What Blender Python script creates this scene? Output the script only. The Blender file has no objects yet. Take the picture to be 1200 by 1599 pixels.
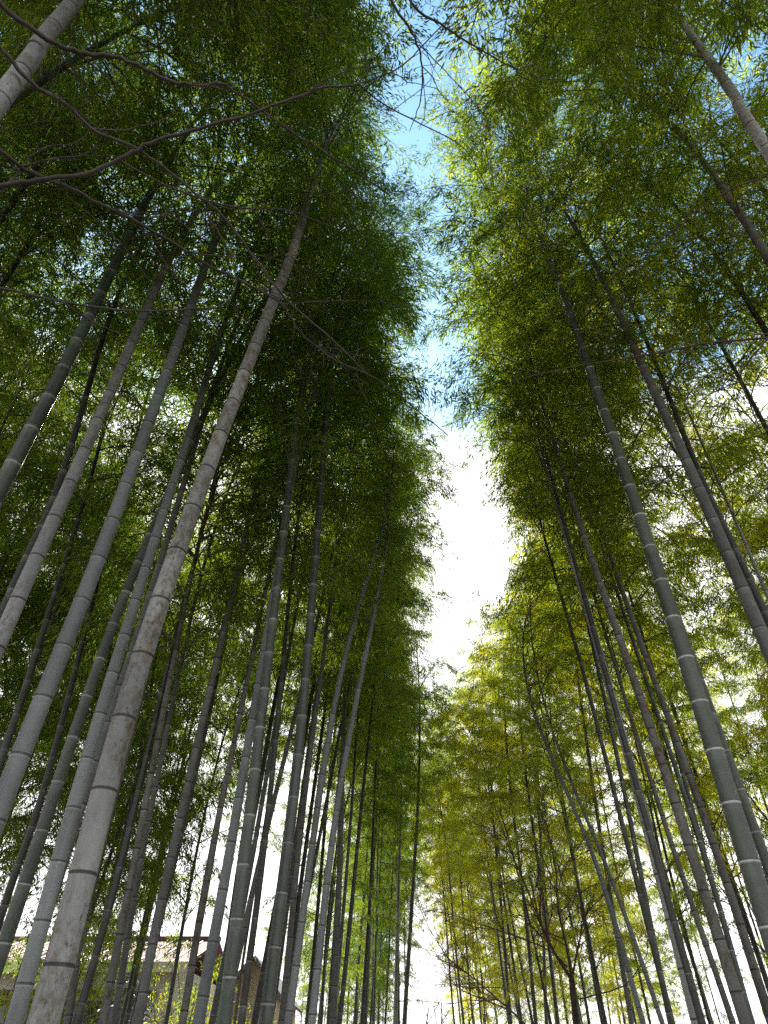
import bpy, math, random
import numpy as np
from mathutils import Vector, Matrix

# ------------------------------------------------------------------ camera, sky, sun
SC = bpy.context.scene
C = SC.collection
PITCH = math.radians(40.0)
FPX = 1050.0                       # focal length in photo pixels (photo 1200 x 1599)
CAM = Vector((0.0, 0.0, 1.6))
cd = bpy.data.cameras.new('camera')
cam = bpy.data.objects.new('camera', cd)
C.objects.link(cam)
cam.location = CAM
cam.rotation_euler = (math.pi / 2 + PITCH, 0, 0)
cd.sensor_fit = 'VERTICAL'
cd.sensor_height = 36.0
cd.lens = FPX / 1599.0 * 36.0
cd.clip_start = 0.05
cd.clip_end = 3000
SC.camera = cam

SUN_EL, SUN_AZ = math.radians(42), math.radians(-22)     # azimuth from +Y, towards +X
world = bpy.data.worlds.new('World')
SC.world = world
world.use_nodes = True
nt = world.node_tree
nt.nodes.clear()
N = nt.nodes.new
out = N('ShaderNodeOutputWorld')
bg = N('ShaderNodeBackground')
bg.inputs['Strength'].default_value = 0.15
sky = N('ShaderNodeTexSky')
sky.sky_type = 'NISHITA'
sky.sun_disc = False
sky.sun_elevation = SUN_EL
sky.sun_rotation = SUN_AZ
sky.air_density = 1.0
sky.dust_density = 0.5
sky.ozone_density = 1.5
tc = N('ShaderNodeTexCoord')
nz = N('ShaderNodeTexNoise')
nz.inputs['Scale'].default_value = 3.2
nz.inputs['Detail'].default_value = 7
nz.inputs['Roughness'].default_value = 0.55
sep = N('ShaderNodeSeparateXYZ')
nt.links.new(tc.outputs['Generated'], nz.inputs['Vector'])
nt.links.new(tc.outputs['Generated'], sep.inputs[0])
elev = N('ShaderNodeMapRange')          # thick bright cloud low down, clear overhead
elev.inputs['From Min'].default_value = 0.64
elev.inputs['From Max'].default_value = 0.77
elev.inputs['To Min'].default_value = 0.50
elev.inputs['To Max'].default_value = -0.22
nt.links.new(sep.outputs['Z'], elev.inputs['Value'])
add = N('ShaderNodeMath')
add.operation = 'ADD'
nt.links.new(nz.outputs['Fac'], add.inputs[0])
nt.links.new(elev.outputs[0], add.inputs[1])
ramp = N('ShaderNodeMapRange')
ramp.interpolation_type = 'SMOOTHSTEP'
ramp.inputs['From Min'].default_value = 0.44
ramp.inputs['From Max'].default_value = 0.80
nt.links.new(add.outputs[0], ramp.inputs['Value'])
mix = N('ShaderNodeMix')
mix.data_type = 'RGBA'
nt.links.new(ramp.outputs[0], mix.inputs['Factor'])
tint = N('ShaderNodeMix')                # white balance of the clear blue
tint.data_type = 'RGBA'
tint.blend_type = 'MULTIPLY'
tint.inputs['Factor'].default_value = 1.0
tint.inputs[7].default_value = (0.92, 1.16, 1.06, 1)
nt.links.new(sky.outputs[0], tint.inputs[6])
nt.links.new(tint.outputs[2], mix.inputs[6])
mix.inputs[7].default_value = (6.6, 6.5, 6.7, 1)
nt.links.new(mix.outputs[2], bg.inputs['Color'])
nt.links.new(bg.outputs[0], out.inputs['Surface'])

sd = bpy.data.lights.new('sun', 'SUN')
sd.energy = 5.0
sd.angle = math.radians(0.5)
sd.color = (1.0, 0.93, 0.80)
sun = bpy.data.objects.new('sun', sd)
C.objects.link(sun)
sdir = Vector((math.sin(SUN_AZ) * math.cos(SUN_EL), math.cos(SUN_AZ) * math.cos(SUN_EL), math.sin(SUN_EL)))
sun.rotation_euler = sdir.to_track_quat('Z', 'Y').to_euler()
sun.location = (0, 0, 30)

SC.view_settings.view_transform = 'Standard'
SC.view_settings.look = 'None'
SC.view_settings.gamma = 1.0
SC.view_settings.exposure = 1.33
SC.render.engine = 'CYCLES'
cy = SC.cycles
cy.use_denoising = False
cy.max_bounces = 6
cy.diffuse_bounces = 3
cy.glossy_bounces = 2
cy.transmission_bounces = 4
cy.transparent_max_bounces = 4

rng = np.random.default_rng(11)
random.seed(5)

# ------------------------------------------------------------------ helpers
cp, sp = math.cos(PITCH), math.sin(PITCH)

def ray(u, v):
    xc, yc = (u - 600.0) / FPX, (799.5 - v) / FPX
    return Vector((xc, cp - yc * sp, sp + yc * cp))

def at(u, v, depth):
    return CAM + ray(u, v) * depth

def project(P):
    """numpy (n,3) -> u, v in photo pixels and depth"""
    Q = np.asarray(P) - np.array(CAM)
    d = Q[:, 1] * cp + Q[:, 2] * sp
    y = -Q[:, 1] * sp + Q[:, 2] * cp
    dd = np.where(d > 0.05, d, 1e9)
    return 600 + FPX * Q[:, 0] / dd, 799.5 - FPX * y / dd, d

def near_column(u, v, px, py):
    """point on the pixel's ray closest (in plan) to a vertical line through px, py"""
    r = ray(u, v)
    t = (px * r.x + py * r.y) / (r.x * r.x + r.y * r.y)
    return CAM + r * t

def make_mesh(name, verts, faces, smooth=False, attrs=None):
    """verts (n,3); faces: (m,k) array or list of such arrays"""
    if not isinstance(faces, (list, tuple)):
        faces = [faces]
    faces = [np.asarray(f, dtype=np.int32) for f in faces if len(f)]
    me = bpy.data.meshes.new(name)
    V = np.asarray(verts, dtype=np.float32)
    me.vertices.add(len(V))
    me.vertices.foreach_set('co', V.ravel())
    loops = np.concatenate([f.ravel() for f in faces])
    tot = np.concatenate([np.full(len(f), f.shape[1], dtype=np.int32) for f in faces])
    start = np.concatenate([[0], np.cumsum(tot)[:-1]]).astype(np.int32)
    me.loops.add(len(loops))
    me.loops.foreach_set('vertex_index', loops.astype(np.int32))
    me.polygons.add(len(tot))
    me.polygons.foreach_set('loop_start', start)
    me.polygons.foreach_set('loop_total', tot)
    me.polygons.foreach_set('use_smooth', np.full(len(tot), smooth, dtype=bool))
    for an, (dom, arr) in (attrs or {}).items():
        a = me.attributes.new(an, 'FLOAT', dom)
        a.data.foreach_set('value', np.asarray(arr, dtype=np.float32))
    me.update()
    me.validate()
    return me

def obj(name, me, mat, parent=None):
    o = bpy.data.objects.new(name, me)
    C.objects.link(o)
    if len(me.materials) == 0:
        me.materials.append(None)
    o.material_slots[0].link = 'OBJECT'
    o.material_slots[0].material = mat
    if parent:
        o.parent = parent
    return o

def thing(name, label, cat, loc=(0, 0, 0), group=None):
    o = bpy.data.objects.new(name, None)
    C.objects.link(o)
    o.empty_display_size = 0.2
    o.location = loc
    tag(o, label, cat, group)
    return o

def tag(o, label, cat, group=None):
    o['label'] = label
    o['category'] = cat
    if group:
        o['group'] = group

def struct(o):
    o['kind'] = 'structure'
    return o

def norm(a):
    return a / np.maximum(np.linalg.norm(a, axis=-1, keepdims=True), 1e-9)

def frames(P):
    """tangent and two normals for each point of a polyline"""
    T = norm(np.gradient(P, axis=0))
    ref = np.array([1.0, 0, 0]) if abs(T[0, 0]) < 0.8 else np.array([0, 1.0, 0])
    A = np.zeros_like(P)
    a = norm(ref - T[0] * np.dot(ref, T[0]))
    for i in range(len(P)):
        a = norm(a - T[i] * np.dot(a, T[i]))
        A[i] = a
    return T, A, np.cross(T, A)

def tube(P, R, sides, cap=True):
    P = np.asarray(P, float)
    R = np.asarray(R, float)
    n = len(P)
    T, A, B = frames(P)
    an = np.arange(sides) * 2 * math.pi / sides
    V = P[:, None, :] + R[:, None, None] * (np.cos(an)[None, :, None] * A[:, None, :] + np.sin(an)[None, :, None] * B[:, None, :])
    V = V.reshape(-1, 3)
    i = np.arange(n - 1)[:, None] * sides
    j = np.arange(sides)[None, :]
    j2 = (j + 1) % sides
    F = np.stack([i + j, i + j2, i + sides + j2, i + sides + j], -1).reshape(-1, 4)
    return V, F

class Tubes:
    """collects tubes into one mesh"""
    def __init__(s):
        s.v, s.f, s.n = [], [], 0
    def add(s, P, R, sides=5):
        V, F = tube(P, R, sides)
        s.v.append(V)
        s.f.append(F + s.n)
        s.n += len(V)
    def mesh(s, name, smooth=True):
        return make_mesh(name, np.concatenate(s.v), np.concatenate(s.f), smooth)

def box_arrays(x0, x1, y0, y1, z0, z1):
    V = np.array([(x, y, z) for z in (z0, z1) for y in (y0, y1) for x in (x0, x1)], float)
    F = np.array([(0, 2, 3, 1), (4, 5, 7, 6), (0, 1, 5, 4), (2, 6, 7, 3), (0, 4, 6, 2), (1, 3, 7, 5)])
    return V, F

def boxes(name, lst):
    v, f, n = [], [], 0
    for b in lst:
        V, F = box_arrays(*b)
        v.append(V)
        f.append(F + n)
        n += 8
    return make_mesh(name, np.concatenate(v), np.concatenate(f))

def spline(pts, n):
    """Catmull-Rom through pts"""
    P = np.asarray(pts, float)
    P = np.vstack([2 * P[0] - P[1], P, 2 * P[-1] - P[-2]])
    seg = len(P) - 3
    out_ = []
    for k in np.linspace(0, seg, n):
        i = min(int(k), seg - 1)
        t = k - i
        a, b, c, d = P[i], P[i + 1], P[i + 2], P[i + 3]
        out_.append(0.5 * (2 * b + (c - a) * t + (2 * a - 5 * b + 4 * c - d) * t * t + (3 * b - a - 3 * c + d) * t ** 3))
    return np.array(out_)

# ------------------------------------------------------------------ materials
def new_mat(name):
    m = bpy.data.materials.new(name)
    m.use_nodes = True
    t = m.node_tree
    t.nodes.clear()
    return m, t, t.nodes.new, t.links.new

def simple_mat(name, c1, c2, scale=6, rough=0.8, stretch=(1, 1, 1), bump=0.0):
    m, t, N, L = new_mat(name)
    o = N('ShaderNodeOutputMaterial')
    b = N('ShaderNodeBsdfPrincipled')
    b.inputs['Roughness'].default_value = rough
    x = N('ShaderNodeTexCoord')
    mp = N('ShaderNodeMapping')
    mp.inputs['Scale'].default_value = stretch
    n = N('ShaderNodeTexNoise')
    n.inputs['Scale'].default_value = scale
    n.inputs['Detail'].default_value = 6
    r = N('ShaderNodeMapRange')
    r.inputs['From Min'].default_value = 0.3
    r.inputs['From Max'].default_value = 0.7
    mx = N('ShaderNodeMix')
    mx.data_type = 'RGBA'
    mx.inputs[6].default_value = (*c1, 1)
    mx.inputs[7].default_value = (*c2, 1)
    L(x.outputs['Object'], mp.inputs[0])
    L(mp.outputs[0], n.inputs['Vector'])
    L(n.outputs['Fac'], r.inputs['Value'])
    L(r.outputs[0], mx.inputs['Factor'])
    L(mx.outputs[2], b.inputs['Base Color'])
    if bump:
        bp = N('ShaderNodeBump')
        bp.inputs['Strength'].default_value = bump
        bp.inputs['Distance'].default_value = 0.02
        L(n.outputs['Fac'], bp.inputs['Height'])
        L(bp.outputs[0], b.inputs['Normal'])
    L(b.outputs[0], o.inputs['Surface'])
    return m

def culm_mat(name, base, base2, blotch, blotch_amt, dark_ring=0.85, white_ring=0.5, rough=0.5):
    """bamboo stem: streaked skin, blotches of lichen and rust, a dark scar at each node with a powdery ring below it"""
    m, t, N, L = new_mat(name)
    o = N('ShaderNodeOutputMaterial')
    b = N('ShaderNodeBsdfPrincipled')
    b.inputs['Roughness'].default_value = rough
    x = N('ShaderNodeTexCoord')
    oi = N('ShaderNodeObjectInfo')
    off = N('ShaderNodeVectorMath')
    off.operation = 'SCALE'
    L(oi.outputs['Location'], off.inputs[0])
    off.inputs['Scale'].default_value = 3.7
    ad = N('ShaderNodeVectorMath')
    ad.operation = 'ADD'
    L(x.outputs['Object'], ad.inputs[0])
    L(off.outputs[0], ad.inputs[1])

    def noise(scale, stretch, detail=6, rough_=0.6):
        mp = N('ShaderNodeMapping')
        mp.inputs['Scale'].default_value = stretch
        n = N('ShaderNodeTexNoise')
        n.inputs['Scale'].default_value = scale
        n.inputs['Detail'].default_value = detail
        n.inputs['Roughness'].default_value = rough_
        L(ad.outputs[0], mp.inputs[0])
        L(mp.outputs[0], n.inputs['Vector'])
        return n.outputs['Fac']

    def rng_(v, a, b_, c=0.0, d=1.0):
        r = N('ShaderNodeMapRange')
        r.inputs['From Min'].default_value = a
        r.inputs['From Max'].default_value = b_
        r.inputs['To Min'].default_value = c
        r.inputs['To Max'].default_value = d
        L(v, r.inputs['Value'])
        return r.outputs[0]

    def mixc(fac, a, b_):
        mx = N('ShaderNodeMix')
        mx.data_type = 'RGBA'
        for val, i in ((a, 6), (b_, 7)):
            if isinstance(val, tuple):
                mx.inputs[i].default_value = (*val, 1)
            else:
                L(val, mx.inputs[i])
        if isinstance(fac, float):
            mx.inputs['Factor'].default_value = fac
        else:
            L(fac, mx.inputs['Factor'])
        return mx.outputs[2]

    def mul(a, b_):
        mm = N('ShaderNodeMath')
        mm.operation = 'MULTIPLY'
        for val, i in ((a, 0), (b_, 1)):
            if isinstance(val, (int, float)):
                mm.inputs[i].default_value = val
            else:
                L(val, mm.inputs[i])
        return mm.outputs[0]

    col = mixc(rng_(noise(5, (1, 1, 0.25)), 0.35, 0.65), base, base2)
    streak = rng_(noise(60, (1, 1, 0.03), 3), 0.4, 0.75, 0.0, 0.35)
    col = mixc(streak, col, tuple(c * 0.55 for c in base2))
    sg = N('ShaderNodeAttribute')
    sg.attribute_name = 'seg'
    smk = mul(rng_(noise(3.2, (1, 1, 0.4), 5, 0.65), 0.45, 0.70), 0.6)          # grey smoky patches
    col = mixc(smk, col, tuple(c * 0.5 for c in base))
    patch = rng_(noise(2.0, (1, 1, 0.7), 3), 0.36, 0.50, 0.0, blotch_amt)
    bl = mul(rng_(noise(16, (1, 1, 0.55), 10, 0.82), 0.46, 0.60), patch)
    col = mixc(bl, col, blotch)
    sp_ = mul(rng_(noise(55, (1, 1, 0.5), 5, 0.75), 0.55, 0.66), patch)
    col = mixc(sp_, col, tuple(c * 0.3 for c in blotch))
    lich = mul(rng_(noise(28, (1, 1, 0.7), 6, 0.7), 0.57, 0.66), rng_(noise(4, (1, 1, 0.8), 3), 0.5, 0.65, 0.0, 0.7 * blotch_amt))
    col = mixc(lich, col, (0.30, 0.31, 0.28))
    nd = N('ShaderNodeAttribute')
    nd.attribute_name = 'node_d'
    dist = nd.outputs['Fac']
    # powder band just under the node
    w1 = mul(rng_(dist, -0.019, -0.009), rng_(dist, -0.005, -0.001, 1.0, 0.0))
    w1 = mul(w1, rng_(noise(35, (1, 1, 1), 3), 0.3, 0.6, 0.45 * white_ring, white_ring))
    col = mixc(w1, col, (0.45, 0.46, 0.44))
    bloom = mul(mul(rng_(dist, -0.11, -0.02), rng_(dist, -0.006, -0.001, 1.0, 0.0)), mul(rng_(noise(14, (1, 1, 0.6), 4), 0.35, 0.65), 0.2))
    col = mixc(bloom, col, (0.34, 0.35, 0.33))
    ab = N('ShaderNodeMath')
    ab.operation = 'ABSOLUTE'
    L(dist, ab.inputs[0])
    dk = rng_(ab.outputs[0], 0.005, 0.0095, dark_ring, 0.0)
    col = mixc(dk, col, (0.02, 0.018, 0.015))
    hs = N('ShaderNodeHueSaturation')
    L(col, hs.inputs['Color'])
    L(rng_(oi.outputs['Random'], 0, 1, 0.75, 1.2), hs.inputs['Value'])
    hs2 = N('ShaderNodeHueSaturation')
    L(hs.outputs[0], hs2.inputs['Color'])
    L(rng_(sg.outputs['Fac'], 0, 1, 0.82, 1.15), hs2.inputs['Value'])
    L(hs2.outputs[0], b.inputs['Base Color'])
    L(rng_(bl, 0, 1, rough, 0.85), b.inputs['Roughness'])
    bp = N('ShaderNodeBump')
    bp.inputs['Strength'].default_value = 0.25
    bp.inputs['Distance'].default_value = 0.002
    L(noise(60, (1, 1, 0.04), 3), bp.inputs['Height'])
    L(bp.outputs[0], b.inputs['Normal'])
    L(b.outputs[0], o.inputs['Surface'])
    return m

def leaf_mat(name, stops, trans_gain=2.0, gloss=0.06):
    """stops: leaf colours picked per leaf by its own random attribute and shifted per plant"""
    m, t, N, L = new_mat(name)
    o = N('ShaderNodeOutputMaterial')
    a = N('ShaderNodeAttribute')
    a.attribute_name = 'tint'
    oi = N('ShaderNodeObjectInfo')
    s = N('ShaderNodeMath')
    s.operation = 'MULTIPLY_ADD'
    L(oi.outputs['Random'], s.inputs[0])
    s.inputs[1].default_value = 0.5
    mm = N('ShaderNodeMath')
    mm.operation = 'MULTIPLY'
    L(a.outputs['Fac'], mm.inputs[0])
    mm.inputs[1].default_value = 0.5
    L(mm.outputs[0], s.inputs[2])
    cr = N('ShaderNodeValToRGB')
    e = cr.color_ramp.elements
    while len(e) < len(stops):
        e.new(0.5)
    for k, (p, c) in enumerate(stops):
        e[k].position = p
        e[k].color = (*c, 1)
    L(s.outputs[0], cr.inputs[0])
    d = N('ShaderNodeBsdfDiffuse')
    tr = N('ShaderNodeBsdfTranslucent')
    g = N('ShaderNodeBsdfGlossy')
    g.inputs['Roughness'].default_value = 0.45
    g.inputs['Color'].default_value = (0.8, 0.85, 0.9, 1)
    L(cr.outputs[0], d.inputs['Color'])
    gm = N('ShaderNodeMix')
    gm.data_type = 'RGBA'
    gm.blend_type = 'MULTIPLY'
    gm.inputs['Factor'].default_value = 1.0
    L(cr.outputs[0], gm.inputs[6])
    gm.inputs[7].default_value = (trans_gain * 1.1, trans_gain, trans_gain * 0.5, 1)
    L(gm.outputs[2], tr.inputs['Color'])
    m1 = N('ShaderNodeMixShader')
    m1.inputs[0].default_value = 0.62
    L(d.outputs[0], m1.inputs[1])
    L(tr.outputs[0], m1.inputs[2])
    m2 = N('ShaderNodeMixShader')
    fr = N('ShaderNodeLayerWeight')
    fr.inputs['Blend'].default_value = 0.25
    fm = N('ShaderNodeMath')
    fm.operation = 'MULTIPLY'
    L(fr.outputs['Facing'], fm.inputs[0])
    fm.inputs[1].default_value = gloss * 2
    L(fm.outputs[0], m2.inputs[0])
    L(m1.outputs[0], m2.inputs[1])
    L(g.outputs[0], m2.inputs[2])
    L(m2.outputs[0], o.inputs['Surface'])
    return m

CULM = {
    'mottled': culm_mat('culm_mottled', (0.185, 0.193, 0.185), (0.29, 0.298, 0.29), (0.105, 0.078, 0.045), 1.0, 0.92, 0.10, 0.7),
    'pale':    culm_mat('culm_pale', (0.195, 0.212, 0.213), (0.28, 0.295, 0.295), (0.10, 0.075, 0.05), 0.7, 0.88, 0.2, 0.6),
    'blue':    culm_mat('culm_blue_grey', (0.100, 0.125, 0.126), (0.150, 0.172, 0.175), (0.17, 0.18, 0.165), 0.45, 0.80, 0.35, 0.5),
    'green':   culm_mat('culm_green', (0.020, 0.036, 0.023), (0.034, 0.050, 0.036), (0.075, 0.08, 0.06), 0.45, 0.30, 0.5, 0.4),
    'ringed':  culm_mat('culm_ringed_green', (0.045, 0.068, 0.050), (0.065, 0.086, 0.068), (0.10, 0.10, 0.075), 0.45, 0.15, 1.1, 0.45),
    'grey':    culm_mat('culm_grey', (0.070, 0.078, 0.073), (0.108, 0.115, 0.11), (0.065, 0.046, 0.026), 0.6, 0.92, 0.2, 0.6),
    'rusty':   culm_mat('culm_rusty', (0.115, 0.115, 0.103), (0.17, 0.17, 0.16), (0.065, 0.046, 0.024), 1.0, 0.92, 0.06, 0.7),
    'dark':    culm_mat('culm_dark', (0.013, 0.018, 0.013), (0.026, 0.031, 0.024), (0.05, 0.042, 0.028), 0.5, 0.60, 0.25, 0.5),
}
LEAF = {
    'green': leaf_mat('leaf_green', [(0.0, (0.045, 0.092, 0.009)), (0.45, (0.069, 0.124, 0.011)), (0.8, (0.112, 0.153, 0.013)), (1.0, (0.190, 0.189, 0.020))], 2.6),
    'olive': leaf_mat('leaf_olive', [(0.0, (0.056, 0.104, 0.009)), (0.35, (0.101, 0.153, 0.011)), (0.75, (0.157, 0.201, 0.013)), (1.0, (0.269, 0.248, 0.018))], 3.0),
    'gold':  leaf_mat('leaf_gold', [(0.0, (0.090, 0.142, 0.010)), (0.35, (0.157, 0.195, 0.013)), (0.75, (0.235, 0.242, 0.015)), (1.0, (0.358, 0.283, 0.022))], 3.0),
    'shrub': leaf_mat('leaf_shrub', [(0.0, (0.012, 0.03, 0.008)), (1.0, (0.04, 0.07, 0.015))], 0.8, 0.3),
}
TWIG = simple_mat('twig_olive', (0.06, 0.07, 0.035), (0.13, 0.12, 0.06), 12, 0.7)
BARK = simple_mat('bark_grey_brown', (0.032, 0.026, 0.022), (0.068, 0.056, 0.048), 14, 0.85, (1, 1, 0.5), 0.4)
BARK_RED = simple_mat('bark_red_brown', (0.035, 0.022, 0.018), (0.085, 0.055, 0.042), 10, 0.85, (1, 1, 0.3), 0.5)
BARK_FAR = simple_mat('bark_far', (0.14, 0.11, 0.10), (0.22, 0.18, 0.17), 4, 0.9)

# ------------------------------------------------------------------ bamboo crowns (shared leaf and twig meshes)
def leaves_mesh(name, S, D, rs, lmin=0.066, lmax=0.115, droop=0.55, wr=0.15):
    """one leaf blade for each start point S growing roughly along D"""
    n = len(S)
    a = D + rs.normal(0, 0.42, (n, 3))
    a[:, 2] -= rs.uniform(0.0, 1.0, n) * droop * 2
    a = norm(a)
    l = rs.uniform(lmin, lmax, n)[:, None]
    up = np.array([0, 0, 1.0]) + rs.normal(0, 0.55, (n, 3))
    side = norm(np.cross(a, up))
    nrm = np.cross(side, a)
    w = l * wr * 0.5 * rs.uniform(0.8, 1.25, (n, 1))
    mid = S + a * l * 0.38
    tip = S + a * l - nrm * l * rs.uniform(0.02, 0.22, (n, 1))
    fold = nrm * w * 0.35
    V = np.stack([S, mid + side * w + fold, tip, mid - side * w + fold], 1).reshape(-1, 3)
    F = np.arange(n * 4).reshape(n, 4)
    return make_mesh(name, V, F, False, {'tint': ('FACE', np.clip(rs.normal(0.45, 0.27, n), 0, 1))})

def stem_curve(t, L, arch):
    t = np.asarray(t, float)
    return np.stack([arch * t ** 2.6, np.zeros_like(t), L * (t - 0.10 * t ** 4)], -1)

class Crown:
    pass

def make_crown(k, L=6.6, arch=1.5, leaf_gain=1.0, reach=1.0):
    rs = np.random.default_rng(100 + k)
    c = Crown()
    c.L, c.arch = L, arch
    tw = Tubes()
    S_all, D_all = [], []
    nn = 30
    tnode = np.linspace(0.01, 0.995, nn) ** 0.93
    base_az = rs.uniform(0, 6.28)
    for i, t in enumerate(tnode):
        p0 = stem_curve([t], L, arch)[0]
        tan = norm(stem_curve([min(t + .02, 1.0)], L, arch)[0] - stem_curve([t - .02], L, arch)[0])
        for side in range(2):
            az = base_az + i * math.pi + rs.normal(0, 0.55) + side * 0.75
            prof = 0.75 + 1.05 * math.sin(math.pi * min(1, t * 0.82 + 0.16))
            ln = reach * prof * rs.choice([0.5, 0.8, 1.0, 1.35]) * rs.uniform(0.9, 1.1)
            if t > 0.93:
                ln *= 0.6
            el = math.radians(rs.uniform(30, 58))
            h = np.array([math.cos(az), math.sin(az), 0])
            d0 = norm(h * math.cos(el) + tan * math.sin(el))
            s = np.linspace(0, 1, 6)
            dr = rs.uniform(0.45, 0.95)
            lat = np.array([-h[1], h[0], 0]) * rs.normal(0, 0.12)
            P = p0 + ln * (s[:, None] * d0 + (s ** 2)[:, None] * (lat - np.array([0, 0, dr * 0.75])))
            tw.add(P, 0.0085 * (1 - 0.8 * s) * (0.6 + 0.4 * prof), 3)
            nt_ = max(5, int(ln * 14))
            ts = np.sort(rs.uniform(0.05, 1.0, nt_) ** 0.75)
            for q in ts:
                b = p0 + ln * (q * d0 + q * q * (lat - np.array([0, 0, dr * 0.75])))
                bd = norm(d0 + 2 * q * (lat - np.array([0, 0, dr * 0.75])))
                sd_ = norm(np.cross(bd, [0, 0, 1.0])) * rs.choice([-1, 1])
                td = norm(bd * rs.uniform(0.3, 0.9) + sd_ * rs.uniform(0.2, 0.9) + np.array([0, 0, rs.uniform(-0.35, 0.35)]))
                tl = rs.uniform(0.18, 0.48) * (1.15 - 0.35 * q)
                s2 = np.array([0, 0.5, 1.0])
                g = np.array([0, 0, -0.35 * rs.uniform(0.4, 1.4)])
                TP = b + tl * (s2[:, None] * td + (s2 ** 2)[:, None] * g)
                tw.add(TP, np.array([0.0022, 0.0017, 0.001]), 3)
                m = int(rs.integers(14, 22) * leaf_gain * (0.6 + tl))
                if m < 1:
                    continue
                u = rs.uniform(0.15, 1.0, m) ** 0.8
                st = b + tl * (u[:, None] * td + (u ** 2)[:, None] * g) + rs.normal(0, 0.035, (m, 3))
                S_all.append(st)
                D_all.append(np.tile(td + 2 * g * 0.5, (m, 1)))
    S = np.concatenate(S_all)
    D = np.concatenate(D_all)
    c.leaves = leaves_mesh('crown_leaves', S, D, rs)
    c.twigs = tw.mesh('crown_twigs')
    c.sample = S[rs.choice(len(S), 320, replace=False)]
    c.n = len(S)
    return c

CROWNS = [make_crown(k, L=7.4 + 0.3 * (k % 3), arch=[0.7, 1.3, 1.9, 1.0, 2.3, 1.6, 1.1, 1.8][k]) for k in range(8)]
THIN = [make_crown(40 + k, L=7.0 + 0.4 * (k % 2), arch=[1.2, 0.8, 1.7, 1.4][k], leaf_gain=0.6, reach=0.9) for k in range(4)]
WISPY = [make_crown(20 + k, L=5.5, arch=1.9 + k * .5, leaf_gain=0.32, reach=0.75) for k in range(2)]

# ------------------------------------------------------------------ culm meshes
def culm_mesh(path, rad, sides, first=0.18, longest=0.33, phase=0.0):
    """path(s) -> (n,3) for arc lengths; rad(s); nodes along it with a raised ring"""
    Ltot = path.length
    nodes = []
    s = 0.02 + phase
    while s < Ltot - 0.1:
        nodes.append(s)
        z = s / Ltot
        s += (first + (longest - first) * min(1, s / 2.2)) * (1.0 if z < 0.7 else 1.0 - 0.4 * (z - 0.7) / 0.3)
    nodes = np.array(nodes)
    offs = np.array([-0.05, -0.012, -0.004, 0.0, 0.004, 0.012, 0.05])
    bul = np.array([0.0, 0.012, 0.055, 0.0, 0.05, 0.02, 0.0])
    rows = (nodes[:, None] + offs[None, :]).ravel()
    nb = np.tile(bul, len(nodes))
    nd = np.tile(offs, len(nodes))
    mids = np.concatenate([0.5 * (nodes[1:] + nodes[:-1]) - .002, 0.5 * (nodes[1:] + nodes[:-1]) + .002])
    rows = np.concatenate([rows, mids, [Ltot]])
    nb = np.concatenate([nb, np.zeros(len(mids)), [0]])
    nd = np.concatenate([nd, np.full(len(mids) // 2, 0.15), np.full(len(mids) // 2, -0.15), [0.15]])
    k = np.argsort(rows)
    rows, nb, nd = rows[k], nb[k], nd[k]
    ok = (rows >= 0) & (rows <= Ltot)
    rows, nb, nd = rows[ok], nb[ok], nd[ok]
    P = path(rows)
    seg = np.modf(np.sin(np.searchsorted(nodes, rows + 1e-6) * 12.9898 + phase * 97) * 43758.5453)[0] % 1.0
    R = rad(rows) * (1 + nb)
    V, F = tube(P, R, sides)
    return make_mesh('culm', V, F, True, {'node_d': ('POINT', np.repeat(nd, sides)), 'seg': ('POINT', np.repeat(seg, sides))})

class Path:
    def __init__(s, pts):
        s.p = np.asarray(pts, float)
        d = np.linalg.norm(np.diff(s.p, axis=0), axis=1)
        s.s = np.concatenate([[0], np.cumsum(d)])
        s.length = s.s[-1]
    def __call__(s, q):
        return np.stack([np.interp(q, s.s, s.p[:, i]) for i in range(3)], -1)

def taper(r0, s_crown, Ltot):
    def f(q):
        q = np.asarray(q, float)
        lo = r0 * (1 - 0.30 * np.clip(q / s_crown, 0, 1))
        hi = np.clip((q - s_crown) / (Ltot - s_crown), 0, 1)
        return np.maximum(lo * (1 - hi) ** 0.85, 0.004)
    return f

# places that must keep open sky between the two groves (photo pixels), read off the photograph
GAP = [np.array(p, float) for p in (
    [(636, 425), (690, 425), (676, 520), (702, 600), (716, 650), (722, 700), (768, 715), (788, 790), (800, 870), (790, 925), (715, 960), (706, 1060), (655, 1070), (640, 1040), (690, 900), (716, 800), (706, 730), (668, 650), (652, 560), (640, 480)],
    [(655, 1490), (690, 1470), (690, 1599), (660, 1599)],
    [(230, 1440), (400, 1430), (400, 1490), (320, 1515), (215, 1505)],
    [(598, 180), (640, 180), (636, 250), (606, 250)],
    [(750, 0), (815, 0), (800, 45), (760, 45)],
)]

def in_poly(u, v, poly):
    x, y = poly[:, 0], poly[:, 1]
    x2, y2 = np.roll(x, -1), np.roll(y, -1)
    r = np.zeros(len(u), bool)
    for a, b, c, d in zip(x, y, x2, y2):
        if b == d:
            continue
        cr = ((b > v) != (d > v)) & (u < (c - a) * (v - b) / (d - b) + a)
        r ^= cr
    return r

# leafy places where the nearest crowns hang over the path
OVER = [np.array(p, float) for p in (
    [(470, 0), (600, 0), (600, 180), (638, 300), (640, 430), (560, 430)],
    [(640, 0), (740, 0), (760, 60), (850, 60), (850, 420), (695, 420), (645, 240)],
    [(560, 430), (636, 430), (648, 560), (664, 650), (702, 730), (712, 800), (686, 900), (636, 1040), (650, 1075), (710, 1070), (716, 1470), (655, 1485), (560, 1485)],
    [(692, 425), (680, 520), (704, 600), (724, 698), (770, 713), (792, 790), (803, 870), (793, 928), (860, 925), (860, 425)],
)]

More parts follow.
